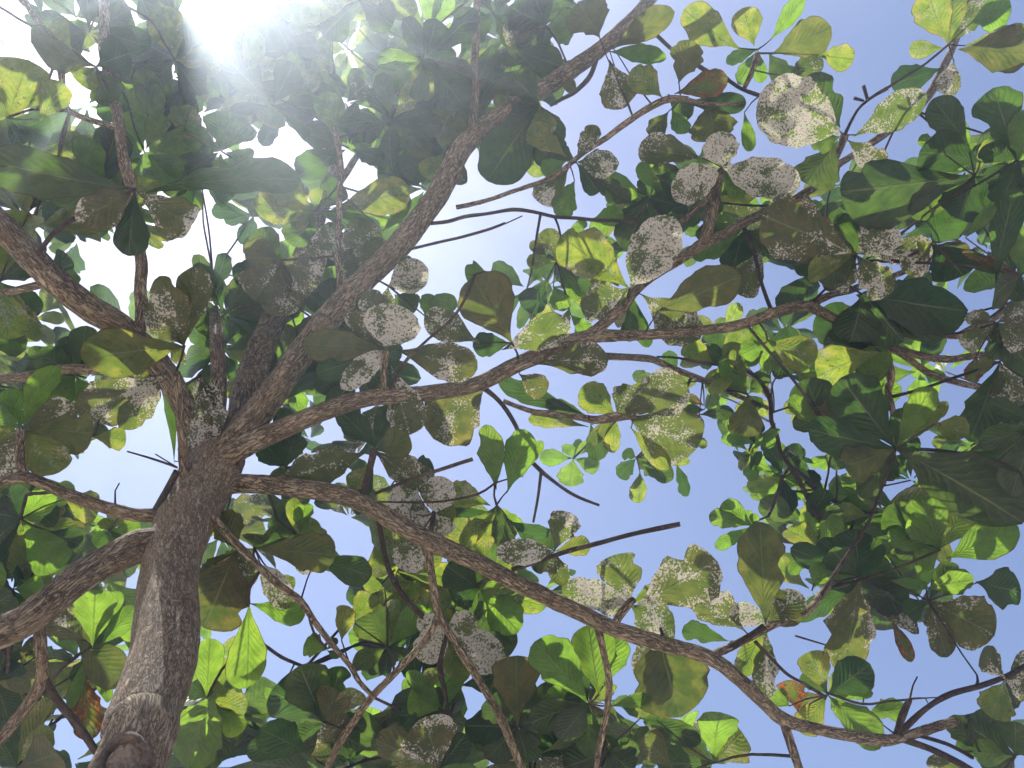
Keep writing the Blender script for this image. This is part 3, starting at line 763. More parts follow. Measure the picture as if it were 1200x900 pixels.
# rosette: centre x, y, depth : tip x, tip y, width, kind [, base x, base y] ; ...
ROS = """
888,58,2.9: 800,14,40,y,868,58; 871,9,34,y,884,54; 946,-6,22,g,902,48; 973,33,42,o,903,64; 999,70,28,y,958,64; 866,99,19,g; 893,97,16,g; 962,70,27,s,922,90; 925,92,26,d,900,62; 850,72,16,d
986,156,2.75: 887,112,72,c; 952,92,44,d,985,150; 1086,112,42,s,1000,160; 1036,196,30,s,993,164; 945,216,46,d,982,165; 950,170,26,d,985,160
1112,52,2.95: 1084,-8,40,y; 1120,-14,30,y; 1152,2,26,s; 1182,12,42,g,1138,26; 1066,57,19,y,1106,56; 1212,62,50,o,1123,58; 1202,38,22,y,1128,54; 1110,113,28,s,1118,70; 1044,100,36,d,1104,80
846,196,2.72: 843,154,38,c; 938,220,46,c; 787,230,42,c; 748,172,38,s,826,186; 750,190,18,g,766,224; 800,222,30,d,768,205; 870,232,22,g; 805,250,22,d
782,110,2.74: 809,48,36,o,795,98; 741,80,34,y,776,114; 730,127,42,o,714,70; 783,14,32,o,716,58; 781,68,22,g,712,60; 678,2,52,o,703,44; 853,92,30,b,790,110; 872,122,24,d,798,120; 838,165,54,o,830,118; 762,160,24,o,784,130; 803,156,22,g,787,128; 880,179,16,g,872,130; 812,135,28,d
675,190,2.8: 699,147,22,o; 723,192,32,s; 620,148,32,y,664,184; 634,200,20,g,665,188; 631,240,30,s,668,195; 655,254,28,g,674,210; 738,238,24,d,684,200; 704,224,26,d; 648,172,22,d; 690,160,14,d
758,230,2.95: 708,226,24,g; 734,292,42,d; 790,240,30,d; 748,213,9,d; 780,270,26,d; 730,250,22,g,692,259; 722,268,22,d
738,338,2.68: 658,274,54,y; 789,254,54,c; 682,362,42,s; 867,324,50,o,768,366; 822,398,52,s,752,345; 738,402,24,d; 722,384,14,y; 700,372,18,d; 775,300,20,d; 756,405,18,d
652,306,2.95: 641,267,26,o; 621,284,15,o,641,300; 688,262,13,g,664,272; 617,306,16,y; 672,318,22,d; 620,366,34,d,640,330; 662,364,24,g,648,334; 690,345,24,d; 678,352,18,g; 660,384,11,y,668,358; 690,392,20,g,668,368; 640,300,14,d
872,268,3.0: 812,302,26,g; 858,318,38,d; 870,346,36,s,894,290; 815,275,24,d; 900,300,26,d; 838,255,20,g; 905,285,20,d
452,408,2.40: 466,357,62,c; 361,404,38,o; 373,440,28,d; 400,456,28,c; 432,338,32,s; 406,368,28,s; 560,432,44,o,463,410; 479,510,44,s,458,428; 420,350,22,d
455,335,2.66: 502,316,40,c; 480,300,24,d,470,340; 485,365,36,d,462,345; 505,345,22,g,498,372; 532,346,28,g,498,372; 450,370,24,s
600,402,2.5: 554,326,66,o; 498,368,34,o,562,402; 668,378,40,s,588,410; 712,418,42,s,628,426; 640,460,28,o,608,438; 545,322,22,g,572,318; 560,312,14,g; 650,375,24,d; 555,405,30,d
438,528,2.38: 344,558,42,o,430,530; 482,512,36,o; 492,566,42,s; 508,556,42,d,474,556; 482,614,40,c,465,562; 409,570,22,y,436,545; 398,478,40,d,440,524; 456,474,22,d; 420,600,20,d; 508,570,30,s
508,602,2.4: 518,558,38,c; 508,637,38,c,490,602; 472,668,38,c,488,634; 527,625,24,s; 480,600,26,s; 535,600,20,y
350,545,2.5: 346,508,32,d,334,550; 310,520,30,d,335,550; 366,562,18,y; 330,480,30,d; 318,565,20,o
570,450,2.68: 508,512,66,o; 545,462,24,d
690,488,2.62: 584,448,22,d; 620,488,19,y,690,500; 640,470,18,d
582,592,2.42: 571,497,33,g,582,574; 616,503,33,g,594,578; 633,515,14,g,612,560; 595,642,27,d; 524,574,32,y,575,592; 524,602,16,d,578,600; 648,642,34,d,596,610; 560,650,24,y; 540,640,22,y; 575,668,20,d; 612,620,14,g
672,537,3.5: 632,536,19,g; 667,570,29,g; 702,548,20,g; 662,520,16,g; 690,518,12,g; 680,515,12,d
722,488,2.7: 682,453,36,y; 805,448,52,s; 817,528,76,s,734,486; 782,548,22,y,738,500; 702,538,26,d,692,496; 716,528,20,y; 740,452,34,s; 690,520,16,o; 755,450,20,y
746,536,3.2: 724,558,19,d; 786,558,24,d; 749,590,20,y,750,552; 808,582,15,d,792,542; 806,540,14,y; 828,522,12,y,808,512; 770,530,20,d; 730,530,16,d; 765,556,18,d
882,616,3.0: 831,604,21,g; 846,590,24,g; 838,642,15,g; 886,602,13,g; 870,598,16,g
876,462,2.95: 872,512,36,o; 858,480,17,d,818,486; 803,482,16,d,826,480; 806,464,10,b,826,476; 852,512,17,g,886,520; 830,460,16,y,866,438; 836,440,18,g; 900,440,22,d; 842,425,18,g; 858,410,16,y; 890,480,20,d
918,560,3.3: 876,571,19,y; 876,534,22,g,905,552; 925,600,22,d; 916,615,22,d; 950,560,20,g; 890,585,16,g; 935,520,22,d; 900,515,20,d; 945,545,22,d; 960,560,20,d
900,400,2.85: 956,420,40,y; 935,395,26,d; 870,415,24,g; 880,385,20,g; 925,440,30,d; 905,435,24,g
1032,412,2.85: 954,438,44,y; 1008,512,20,d,1036,448; 958,368,54,d; 965,400,40,d; 1010,440,34,d
1003,298,2.72: 893,252,72,o; 960,330,40,d; 1010,250,44,d; 1048,262,50,s; 1096,290,32,s; 1040,345,40,s; 945,320,34,y; 930,310,40,d; 985,345,24,o
1010,345,2.8: 1128,366,64,d; 1060,400,44,d; 1000,400,46,d; 1095,395,34,d
1092,286,2.7: 1074,291,15,y; 1130,320,50,d; 1120,245,46,d; 1060,320,34,s; 1138,300,24,o
1142,206,2.62: 984,226,74,d; 1078,174,48,d,1152,190; 1092,114,38,d,1136,172; 1120,260,52,d; 1180,230,44,d; 1060,250,40,d; 1078,160,14,g,1095,172; 1160,165,16,y
1192,188,2.5: 1163,104,48,d; 1210,130,40,g; 1150,170,30,d; 1175,240,36,d; 1220,210,44,d; 1160,220,34,d; 1205,150,30,g
1196,322,2.55: 1184,248,32,g; 1184,224,34,d,1166,332; 1164,244,14,g,1130,280; 1160,346,50,d; 1136,300,22,d; 1128,292,9,b; 1216,280,40,d; 1180,350,34,d
1168,378,2.8: 1214,358,32,s; 1200,400,36,s; 1130,368,20,s; 1180,420,36,d; 1140,446,20,b,1144,416; 1128,408,24,s; 1210,440,44,d; 1170,400,24,s
1172,424,2.55: 1139,516,38,d; 1190,480,36,s; 1145,430,20,o; 1200,470,30,d
1050,526,2.4: 1192,602,88,d; 944,504,46,d; 984,443,62,d; 1060,478,27,d; 1092,453,32,g; 988,548,42,o; 1008,582,28,d; 1135,508,30,y,1094,496; 1080,520,26,d; 1030,560,34,d; 1110,470,18,y; 1000,530,30,d
1218,498,2.35: 1142,556,56,d; 1150,520,30,d; 1180,580,40,d; 1160,470,20,d
970,505,2.6: 944,448,50,d; 955,470,40,d; 930,490,24,d; 985,470,40,o; 925,465,22,g
1102,644,2.5: 1079,583,40,g; 1108,602,15,y; 1192,618,42,g,1108,655; 1034,598,44,d; 1048,642,34,d; 1075,660,26,g; 1060,600,30,g; 1130,600,30,d; 1040,625,24,g; 1010,610,30,d
1008,676,2.6: 972,642,38,d; 1000,622,44,d; 928,642,30,d; 934,728,30,d,1004,682; 988,786,58,o; 1048,742,50,d; 1062,712,46,d; 1052,684,32,d; 1025,630,32,d; 1068,776,15,b,1044,724; 945,665,22,g; 985,720,30,d; 1040,660,30,d; 960,632,24,d; 1075,740,22,o
1088,704,2.55: 1111,772,27,o; 1163,742,60,o; 1198,694,48,d,1144,682; 1140,678,30,g,1083,690; 1084,686,16,g,1040,680; 1120,660,26,d; 1100,735,24,o; 1060,720,28,d
897,732,2.24: 890,612,54,o; 817,700,44,s,874,740; 857,712,28,c; 939,694,32,s; 938,722,18,o; 799,740,24,d,858,752; 868,792,28,y; 898,818,30,s; 915,690,20,o; 880,770,18,g
960,640,2.9: 921,620,32,y; 930,655,20,d; 985,605,24,g; 940,600,18,g; 975,590,18,d; 925,672,16,g
970,814,2.42: 950,763,32,y; 1020,778,42,d; 941,784,28,d; 1032,872,38,g; 938,858,30,y; 924,791,27,b,936,836; 904,812,24,g,926,828; 1000,845,24,g; 1062,830,26,g,1015,836; 1012,796,16,g,1012,820; 1022,812,14,g; 930,825,18,b; 990,790,22,y
1178,796,2.4: 1148,760,28,s; 1206,802,38,s; 1164,842,40,y; 1212,770,26,s; 1196,830,30,d
1190,886,2.35: 1112,840,30,d,1150,882; 1130,848,54,d; 1190,842,50,d; 1088,890,20,s,1130,902; 1160,910,46,d; 1215,860,40,d; 1140,880,30,g
690,824,2.3: 629,749,54,g; 690,732,54,g,702,816; 726,742,34,g,706,806; 624,842,38,d; 655,866,40,d; 720,802,16,y; 762,817,16,g,714,828; 728,870,38,d; 672,800,40,d; 706,795,20,d; 690,880,36,d; 640,815,30,g
768,733,2.42: 797,840,88,o; 752,790,30,o
738,708,2.24: 722,650,50,s; 840,658,66,s,746,710; 658,688,34,c; 792,748,52,s; 700,708,28,c; 778,690,22,y
649,646,2.16: 669,601,35,s; 583,648,28,c; 692,637,22,y; 656,687,27,s; 625,668,22,d; 640,630,16,d
524,738,2.42: 488,728,26,c; 560,724,28,c; 491,774,38,c; 590,780,44,c; 531,792,22,y; 500,800,20,y,518,780; 546,795,22,y; 518,712,22,y; 505,705,20,g
562,690,2.52: 523,663,44,d; 638,710,28,y; 607,738,42,g; 586,772,52,d; 548,640,36,d; 530,705,34,d; 590,665,30,g; 612,700,26,y; 540,720,26,d; 600,650,20,y
606,852,2.42: 605,768,52,o; 570,820,44,d; 640,840,44,d; 548,850,40,d; 620,890,44,d; 570,890,40,d; 655,800,24,d
515,902,2.35: 498,840,62,o; 470,870,36,d; 545,860,36,d; 458,880,26,y; 440,866,46,o
520,832,2.5: 477,787,24,g; 470,840,44,d; 545,820,40,d; 500,815,36,d; 478,815,36,g; 540,790,20,g
454,758,2.46: 428,712,42,d; 404,710,24,y,400,752; 437,696,30,y,412,730; 497,710,32,g; 414,782,24,d; 472,770,20,d; 480,745,26,d; 425,683,22,y,452,690; 443,677,28,y,447,638; 452,792,16,d; 435,790,16,d; 462,700,20,y; 478,690,18,g; 488,680,22,y
383,762,2.3: 356,755,26,g; 398,770,10,d; 395,748,9,d
380,846,2.35: 321,806,58,d; 350,778,52,d; 394,808,42,o; 424,806,26,y; 408,836,32,o,364,888; 304,853,44,d,362,882; 418,872,40,d; 320,804,20,g,318,836; 340,872,34,d; 372,890,40,d; 400,780,30,d; 430,850,28,d; 298,880,30,d
836,894,2.4: 842,826,42,g; 872,856,50,y; 820,868,26,d,748,840; 753,860,32,o,790,902; 800,872,12,y; 800,850,22,d; 770,895,40,d; 815,895,36,d; 785,820,20,g,770,845; 745,880,40,d
715,880,2.5: 680,860,40,d; 740,905,44,d; 660,900,44,d; 730,845,34,d; 765,870,40,d; 700,920,44,d
278,645,2.26: 238,736,78,o; 258,600,40,o; 262,690,40,s; 290,690,40,s; 240,680,30,o
298,642,2.3: 396,650,42,o; 434,676,32,d,368,652; 340,712,30,c,304,660; 300,625,30,d; 335,620,24,d; 380,630,18,d; 345,690,20,y,318,672; 270,665,40,s
350,630,2.6: 344,584,18,y; 358,588,22,g; 372,610,28,y; 318,605,24,d; 330,655,30,d; 330,590,22,d
292,707,2.27: 357,722,25,g; 290,808,46,g; 270,680,26,o
242,818,2.35: 246,748,34,g; 222,890,58,g,252,806; 225,800,28,d; 260,800,26,y; 270,850,40,d; 265,880,34,d; 290,830,26,y; 212,860,30,g; 250,905,40,d; 285,860,30,g; 262,770,20,y
108,757,2.35: 112,688,44,g; 157,712,24,g,116,758; 58,718,38,o; 144,802,48,o,88,748; 8,806,40,o,82,774; 105,864,34,b,95,782; 90,800,22,d; 80,830,14,g; 130,770,22,d; 140,690,20,g; 85,700,24,y; 120,745,20,d; 128,820,18,g; 30,752,26,b,52,764
-5,800,2.2: 12,752,30,d; 10,840,34,d; 28,780,20,d; -20,860,40,d
20,900,2.2: 76,878,52,o; 40,846,34,d; 62,852,30,y; 5,870,40,d; 48,826,26,g; 90,900,40,d; 56,812,22,y; 60,842,26,d
24,608,2.3: 70,668,44,g; 97,640,34,d,58,622; 70,598,30,d; 62,572,28,g; 117,600,38,y,74,584; 24,678,28,y; 8,672,32,d; -8,600,40,d; 10,570,36,d; 42,640,26,d; 100,628,30,y; 44,690,30,y; 90,570,24,d; -15,640,40,d; 40,585,30,d
128,622,2.4: 142,600,20,y; 165,618,18,g; 110,640,22,d; 150,632,16,d; 120,608,16,y
15,690,2.3: 50,695,34,g; 20,720,30,d; -10,690,30,d; 40,668,26,d; 5,712,24,g; 70,690,24,g
26,503,2.1: 110,508,48,o,34,502; 73,556,42,y; 60,422,30,g; -20,476,28,g; 0,560,34,s; 88,478,40,s; -10,520,34,y; 10,455,26,g; 40,520,30,s
108,512,2.4: 148,515,26,y; 125,500,18,d
196,440,2.34: 92,488,54,s; 140,500,34,s; 160,450,40,o
216,405,2.22: 104,416,60,o; 232,314,40,o; 192,324,42,o; 170,360,40,s; 200,420,30,s
236,440,2.4: 232,548,42,s; 198,432,13,d,205,545; 250,480,26,s; 262,500,26,s; 222,470,30,s
330,305,2.75: 378,322,58,s; 298,352,60,o; 290,300,50,o; 330,370,44,s; 360,350,30,s; 280,330,40,d; 300,270,34,d
398,312,2.8: 384,262,46,s; 442,268,52,s; 420,310,34,s; 370,290,34,d; 410,350,24,s; 440,300,26,s
368,248,3.0: 298,238,42,y; 345,290,36,d; 320,215,36,y; 400,215,30,d; 340,262,24,y; 378,222,26,y; 482,224,42,y,390,244; 478,238,16,g,448,272; 440,262,30,d; 470,262,14,g
158,222,1.75: -8,196,50,d; 352,192,40,d,165,226; 90,260,44,o; 230,270,46,o; 150,300,40,d; 60,230,40,d
112,78,2.5: 32,50,48,o; 62,20,20,y,85,60; 95,100,30,y; 130,120,40,d; 150,60,40,d
8,138,2.4: 32,74,62,y; 72,98,32,y,46,142; -20,110,50,y; 60,160,40,d; -10,170,40,d; 25,170,30,d
205,70,3.2: 150,40,44,d; 190,10,46,y; 245,40,44,d; 235,110,44,d; 170,105,44,d; 260,75,36,y; 130,80,40,d
300,60,3.3: 290,-10,46,d; 260,10,40,o; 340,60,44,d; 320,100,40,y; 270,100,44,d; 330,20,36,d
90,20,3.2: 130,-10,40,d; 60,-15,34,d; 110,50,36,y; 160,20,40,d
420,0,3.1: 328,8,44,y; 460,30,40,d; 440,-20,40,y; 380,40,40,d; 490,10,30,y
640,30,3.1: 673,30,36,g; 600,10,44,d; 655,-10,40,d; 660,78,34,d,600,58; 610,60,44,d; 622,-15,40,d; 590,40,40,o
632,122,2.95: 568,216,62,d; 600,90,44,d; 640,160,30,y; 590,150,46,d; 650,200,40,d; 610,190,30,y; 620,150,36,d; 660,165,22,d; 676,103,16,o,655,98
520,180,3.2: 480,150,44,d; 500,210,36,y; 470,200,40,d; 520,120,36,y; 490,110,44,d; 540,140,24,y; 545,215,24,o; 460,170,40,d; 530,90,40,d; 575,95,30,o; 580,60,30,d; 455,120,44,d
0,330,2.4: 20,250,36,y; 40,300,40,d; 10,400,44,y; 38,272,30,y,34,248; -10,300,34,y; 45,370,36,d; 26,378,24,y; 20,420,34,d; 30,300,20,y; 50,400,24,y
90,440,2.6: 40,410,34,d; 100,385,30,d; 60,470,30,g; 120,420,30,d; 45,460,30,g; 100,470,24,g; 75,395,24,d; 70,420,24,g; 30,440,30,d; 112,400,20,y; 85,415,26,d
"""

LEAVES = []      # (screen area, geometry, kind, base point)


def nearest(p, cap=None):
    best = min(NODES, key=lambda q: (q[0] - p).length_squared)
    return best


def add_leaf(base, tip, wm, kind, fine=True, area=0.0, roll=None):
    mid = (base + tip) / 2
    view = (CL - mid).normalized()
    ax = (tip - base).normalized()
    r = R(random.uniform(-1, 1) * KIND[kind][5]) if roll is None else roll
    nrm = (view - ax * view.dot(ax)).normalized()
    down = Vector((0, 0, -1))
    dn = down - ax * down.dot(ax)
    if dn.length > 0.2:
        nrm = (nrm * 0.75 + dn.normalized() * 0.25).normalized()
    nrm = Matrix.Rotation(r, 3, ax) @ nrm
    wm = wm / max(math.cos(r), 0.6)
    g = leaf_geo(base, tip, wm, nrm, kind, random.random(), fine)
    LEAVES.append((area, g, kind, base))


TWIGS = []


def rosette_twig(c, force=False):
    q = nearest(c)
    dist = (q[0] - c).length
    if dist > 0.03:
        mid = (q[0] * 0.45 + c * 0.55) + Vector((random.uniform(-1, 1), random.uniform(-1, 1), random.uniform(-1, 1))) * dist * 0.10
        r0 = min(max(0.0035 + 0.006 * dist, 0.003), q[2] * 0.8 + 0.001)
        TWIGS.append(([(q[0], r0), (mid, r0 * 0.85), (c, 0.0042)], q[1]))
        return q[1]
    return q[1]


for line in ROS.strip().splitlines():
    hd, body = line.split(":")
    cx, cy, d = (float(x) for x in hd.split(","))
    c = P(cx, cy, d)
    rosette_twig(c)
    for li, it in enumerate(body.split(";")):
        f = [x.strip() for x in it.split(",")]
        tx, ty, w, k = float(f[0]), float(f[1]), float(f[2]), f[3]
        if len(f) >= 6:
            bx, by = float(f[4]), float(f[5])
        else:
            bx, by = cx, cy
        Lpx = math.hypot(tx - bx, ty - by)
        dd = random.uniform(-0.30, 0.40) * Lpx * d / FPX if k != 'd' else random.uniform(-0.1, 0.5) * Lpx * d / FPX
        d1 = d + 0.012 * li + (0.05 if k == 'd' else 0.0)
        if len(f) >= 6:
            d1 += random.uniform(-0.03, 0.04)
        LEAF_B, LEAF_T = P(bx, by, d1), P(tx, ty, d1 + dd)
        add_leaf(LEAF_B, LEAF_T, w * 1.06 * d / FPX, k, True, Lpx * w)
        if len(f) >= 6 and math.hypot(bx - cx, by - cy) > 14:
            q = nearest(LEAF_B)
            tgt = c if (c - LEAF_B).length < (q[0] - LEAF_B).length else q[0]
            ow = q[1]
            mid = (tgt + LEAF_B) / 2 + Vector((0, 0, random.uniform(-0.01, 0.01)))
            TWIGS.append(([(tgt, 0.0030), (mid, 0.0024), (LEAF_B + (LEAF_T - LEAF_B) * 0.04, 0.0018)], ow))

# ------------------------------------------------------------------ fill: the crown goes on behind, above and beyond the frame
GAPS = [
    [(0, 20), (25, 5), (45, 35), (35, 50), (40, 65), (55, 75), (50, 88), (0, 70)],
    [(50, 0), (85, 0), (112, 32), (95, 25), (60, 15)],
    [(215, 30), (222, -5), (250, -5), (268, 40)],
    [(55, 145), (80, 125), (85, 100), (100, 95), (105, 120), (62, 146)],
    [(300, 180), (340, 160), (368, 168), (355, 210), (345, 185), (310, 187)],
    [(397, 190), (408, 175), (445, 207), (400, 215)],
    [(467, 163), (486, 163), (490, 190), (478, 190)],
    [(645, 125), (690, 105), (705, 130), (735, 135), (760, 118), (720, 150), (700, 170), (700, 150), (680, 148), (668, 168), (655, 140)],
    [(700, 170), (760, 135), (765, 160), (748, 185), (755, 218), (725, 215), (722, 180)],
    [(670, 0), (680, 40), (690, 60), (655, 55), (640, 20), (655, -5)],
    [(745, 10), (800, 0), (790, 25), (840, 65), (870, 80), (868, 100), (830, 85), (815, 48), (790, 48), (782, 70), (750, 60), (780, 20)],
    [(830, -5), (868, 8), (868, 50), (820, 0)], [(890, 20), (925, -5), (905, 40)],
    [(950, 5), (1080, -10), (1090, 45), (1064, 50), (1066, 66), (1100, 62), (1090, 80), (1045, 98), (1000, 145), (990, 150), (985, 115), (970, 90), (1000, 70), (978, 30)],
    [(1140, 65), (1205, 88), (1205, 110), (1170, 100), (1150, 110), (1150, 145), (1132, 150), (1118, 120), (1130, 75)],
    [(1020, 168), (1070, 150), (1090, 120), (1090, 150), (1085, 180), (1040, 190)],
    [(480, 300), (500, 262), (540, 195), (590, 205), (640, 215), (650, 250), (700, 265), (690, 290), (640, 280), (600, 300), (560, 322), (535, 365), (505, 340), (495, 300)],
    [(90, 545), (150, 495), (185, 452), (196, 470), (200, 530), (192, 590), (170, 598), (110, 572), (75, 560)],
    [(360, 500), (410, 515), (380, 520)], [(438, 478), (445, 520), (430, 490)],
    [(485, 510), (500, 475), (512, 468), (505, 512), (530, 522), (560, 500), (580, 470), (600, 495), (560, 495), (555, 530), (575, 585), (530, 570), (505, 545), (485, 530)],
    [(595, 490), (640, 470), (640, 510), (690, 510), (640, 530)],
    [(700, 545), (740, 570), (765, 595), (800, 585), (828, 525), (850, 520), (872, 560), (870, 590), (828, 600), (835, 645), (800, 655), (760, 640), (700, 660), (692, 640), (640, 600), (632, 570), (655, 555), (680, 575)],
    [(370, 590), (445, 622), (430, 645), (408, 650), (385, 620)],
    [(600, 722), (650, 700), (690, 728), (680, 745), (640, 738), (622, 760), (622, 800), (640, 812), (605, 780)],
    [(732, 765), (735, 790), (748, 818), (715, 822), (722, 790)],
    [(815, 785), (860, 805), (905, 850), (915, 905), (885, 890), (865, 840), (820, 830), (800, 825)],
    [(935, 872), (1040, 882), (1090, 905), (945, 905)],
    [(1030, 775), (1060, 780), (1088, 735), (1095, 770), (1120, 775), (1120, 735), (1165, 745), (1205, 715), (1205, 765), (1150, 758), (1140, 795), (1070, 845), (1030, 795)],
    [(240, 738), (275, 728), (265, 760), (242, 755)],
    [(345, 705), (400, 690), (398, 740), (385, 745), (355, 790), (312, 792), (306, 770), (325, 735), (358, 725)],
    [(410, 795), (450, 795), (470, 780), (490, 770), (480, 790), (455, 830)],
    [(1100, 455), (1140, 450), (1138, 490), (1100, 490)],
    [(1050, 560), (1075, 575), (1070, 590), (1040, 590), (1030, 580)],
    [(1120, 355), (1150, 352), (1130, 360)], [(1120, 390), (1148, 365), (1150, 400), (1125, 405)],
    [(640, 395), (690, 405), (705, 430), (720, 440), (690, 450), (712, 425), (770, 435), (760, 400), (700, 404), (690, 380), (655, 375), (675, 355)],
    [(805, 300), (835, 300), (830, 315), (800, 320)],
    [(140, 815), (155, 790), (160, 825), (125, 880), (60, 880), (55, 865), (80, 850)],
    [(165, 660), (175, 668), (155, 700), (148, 690)],
    [(30, 470), (28, 500), (15, 480)], [(0, 345), (20, 345), (15, 380), (0, 385)],
    [(80, 405), (105, 405), (105, 430), (60, 425)],
    [(905, 690), (935, 685), (940, 700), (925, 705)],
]


def inside(x, y, poly):
    r = False
    j = len(poly) - 1
    for i in range(len(poly)):
        xi, yi = poly[i]
        xj, yj = poly[j]
        if (yi > y) != (yj > y) and x < (xj - xi) * (y - yi) / (yj - yi) + xi:
            r = not r
        j = i
    return r


def open_sky(x, y):
    return any(inside(x, y, g) for g in GAPS)


# blobs of crown: cx, cy, rx, ry, rosettes, near depth, far depth, kinds
FILL = [
    (200, 110, 330, 150, 32, 2.9, 4.6, "ddddyg"), (330, 250, 260, 130, 17, 3.0, 4.4, "dddoyg"), (60, 330, 140, 160, 18, 2.7, 4.2, "ddyyg"),
    (480, 70, 160, 110, 18, 3.2, 4.6, "ddoyg"), (600, 100, 70, 110, 8, 3.2, 4.2, "ddyg"),
    (300, 430, 120, 110, 12, 3.0, 4.2, "dddog"), (400, 420, 140, 70, 8, 2.9, 4.0, "dddoy"),
    (80, 450, 110, 60, 8, 2.9, 4.0, "ddgy"), (60, 640, 110, 60, 7, 2.6, 3.6, "dydg", 1.2), (70, 820, 120, 90, 11, 2.5, 3.6, "gyddo"),
    (1050, 300, 180, 130, 15, 3.0, 4.4, "ddddog"), (940, 540, 75, 100, 16, 3.0, 3.9, "dggyg", 0.7), (1080, 520, 100, 90, 12, 2.9, 4.0, "ddgyg"), (1040, 640, 130, 80, 14, 2.8, 3.8, "dggy"),
    (840, 250, 110, 80, 10, 3.0, 4.2, "ddog"), (830, 430, 110, 50, 15, 3.1, 4.0, "dggyy", 0.7), (680, 320, 70, 60, 5, 3.1, 4.0, "ddgy"),
    (560, 700, 90, 60, 8, 2.8, 3.6, "dggy"), (440, 720, 60, 60, 6, 2.8, 3.6, "dgy"), (470, 860, 190, 60, 13, 2.7, 3.6, "ddgo", 1.2), (690, 860, 130, 60, 9, 2.6, 3.5, "ddgo", 1.2),
    (260, 840, 90, 80, 7, 2.6, 3.6, "gddy", 1.2), (1180, 250, 60, 140, 9, 2.9, 4.0, "ddg"), (1190, 560, 50, 90, 4, 2.8, 3.8, "ddg"), (470, 570, 80, 70, 4, 2.8, 3.6, "dso"), (310, 620, 60, 50, 5, 2.7, 3.5, "dogs"),
    # beyond the frame
    (210, 70, 120, 80, 12, 3.2, 4.6, "ddyg"), (200, -150, 560, 130, 26, 2.8, 4.8, "dddog"), (800, -170, 420, 110, 24, 2.8, 4.6, "dddog"), (-170, 200, 140, 320, 17, 2.2, 4.2, "ddog"), (-170, 700, 130, 220, 7, 2.2, 3.6, "ddg"),
    (1360, 350, 130, 330, 14, 2.6, 4.2, "ddog"), (1340, 800, 110, 150, 8, 2.5, 3.6, "dg"), (600, 1010, 480, 70, 14, 2.3, 3.4, "ddg"),
]
FILLED = []
# leaves that the sun reaches: the crown is thin between them and the sun
SUNLIT = [P(x, y, d) for x, y, d in (
    (571, 540, 2.42), (612, 545, 2.42), (290, 755, 2.27), (320, 715, 2.27), (247, 790, 2.35), (230, 850, 2.35), (110, 720, 2.35), (137, 735, 2.35),
    (55, 640, 2.3), (842, 860, 2.4), (862, 880, 2.4), (650, 775, 2.3), (692, 765, 2.3), (600, 695, 2.52), (1150, 640, 2.5), (1088, 610, 2.5), (1112, 685, 2.55),
    (1005, 850, 2.42), (1187, 285, 2.55), (540, 490, 2.68), (785, 515, 2.7), (700, 300, 2.68), (435, 720, 2.46), (585, 720, 2.5))]


def blocks_sun(p):
    for c in SUNLIT:
        v = p - c
        t = v.dot(sun_dir)
        if t > 0.02 and (v - sun_dir * t).length < 0.115:
            return True
    return False


for (cx, cy, rx, ry, n, da, db, kinds, *sz) in FILL:
    sz = sz[0] if sz else 1.0
    made = tries = 0
    while made < n and tries < n * 30:
        tries += 1
        a = random.uniform(0, 2 * math.pi)
        q = math.sqrt(random.random())
        x, y = cx + rx * q * math.cos(a), cy + ry * q * math.sin(a)
        if open_sky(x, y):
            continue
        d = random.uniform(da, db)
        c = P(x, y, d)
        made += 1
        q = nearest(c)
        if 0.03 < (q[0] - c).length < 0.55:
            pts = [(q[0], 0.005), ((q[0] + c) / 2 + Vector((0, 0, random.uniform(-0.05, 0.08))), 0.004), (c, 0.0035)]
            h = proj(pts[1][0])
            if h and not open_sky(h[0], h[1]) and -80 < h[0] < 1280 and -80 < h[1] < 980:
                TWIGS.append((pts, q[1]))
        # leaves splay round an upward shoot
        up = (Vector((0, 0, 1)) + Vector((random.uniform(-.6, .6), random.uniform(-.6, .6), 0))).normalized()
        e1 = up.orthogonal().normalized()
        e2 = up.cross(e1)
        m = random.randint(6, 10)
        a0 = random.uniform(0, 6.28)
        base_kind = random.choice(kinds)
        for k in range(m):
            an = a0 + 2.4 * k
            el = random.uniform(-0.25, 0.75)
            dr = (e1 * math.cos(an) + e2 * math.sin(an)) * math.cos(el) + up * math.sin(el)
            L = random.uniform(0.13, 0.24) * sz
            b0 = c + dr * 0.015
            t0 = c + dr * (L + 0.015)
            ok = True
            for s in (0.35, 0.7, 1.0):
                h = proj(b0.lerp(t0, s))
                if h and open_sky(h[0], h[1]):
                    ok = False
            if not ok or blocks_sun(b0.lerp(t0, 0.6)):
                continue
            kind = base_kind if random.random() < 0.65 else random.choice(kinds)
            nrm = -up + Vector((random.uniform(-.5, .5), random.uniform(-.5, .5), 0))
            g = leaf_geo(b0, t0, L * random.uniform(0.48, 0.60), nrm, kind, random.random(), False)
            FILLED.append(g)

# ------------------------------------------------------------------ link leaves and twigs
LEAVES.sort(key=lambda x: -x[0])
for i, (area, g, kind, base) in enumerate(LEAVES):
    if i < 300:
        o = bpy.data.objects.new("leaf", mesh_from("leaf", [g]))
        COL.objects.link(o)
        o.parent = nearest(base)[1]
        if kind == 'c':
            o["label"] = "leaf crusted white with scale insects"
        elif kind == 'b':
            o["label"] = "dying leaf turned brown and orange"
        elif kind == 'y':
            o["label"] = "yellowing leaf"
rest = [g for _a, g, _k, _b in LEAVES[300:]] + FILLED
fo = bpy.data.objects.new("foliage", mesh_from("foliage", rest))
COL.objects.link(fo)
fo.parent = tree
fo["kind"] = "stuff"
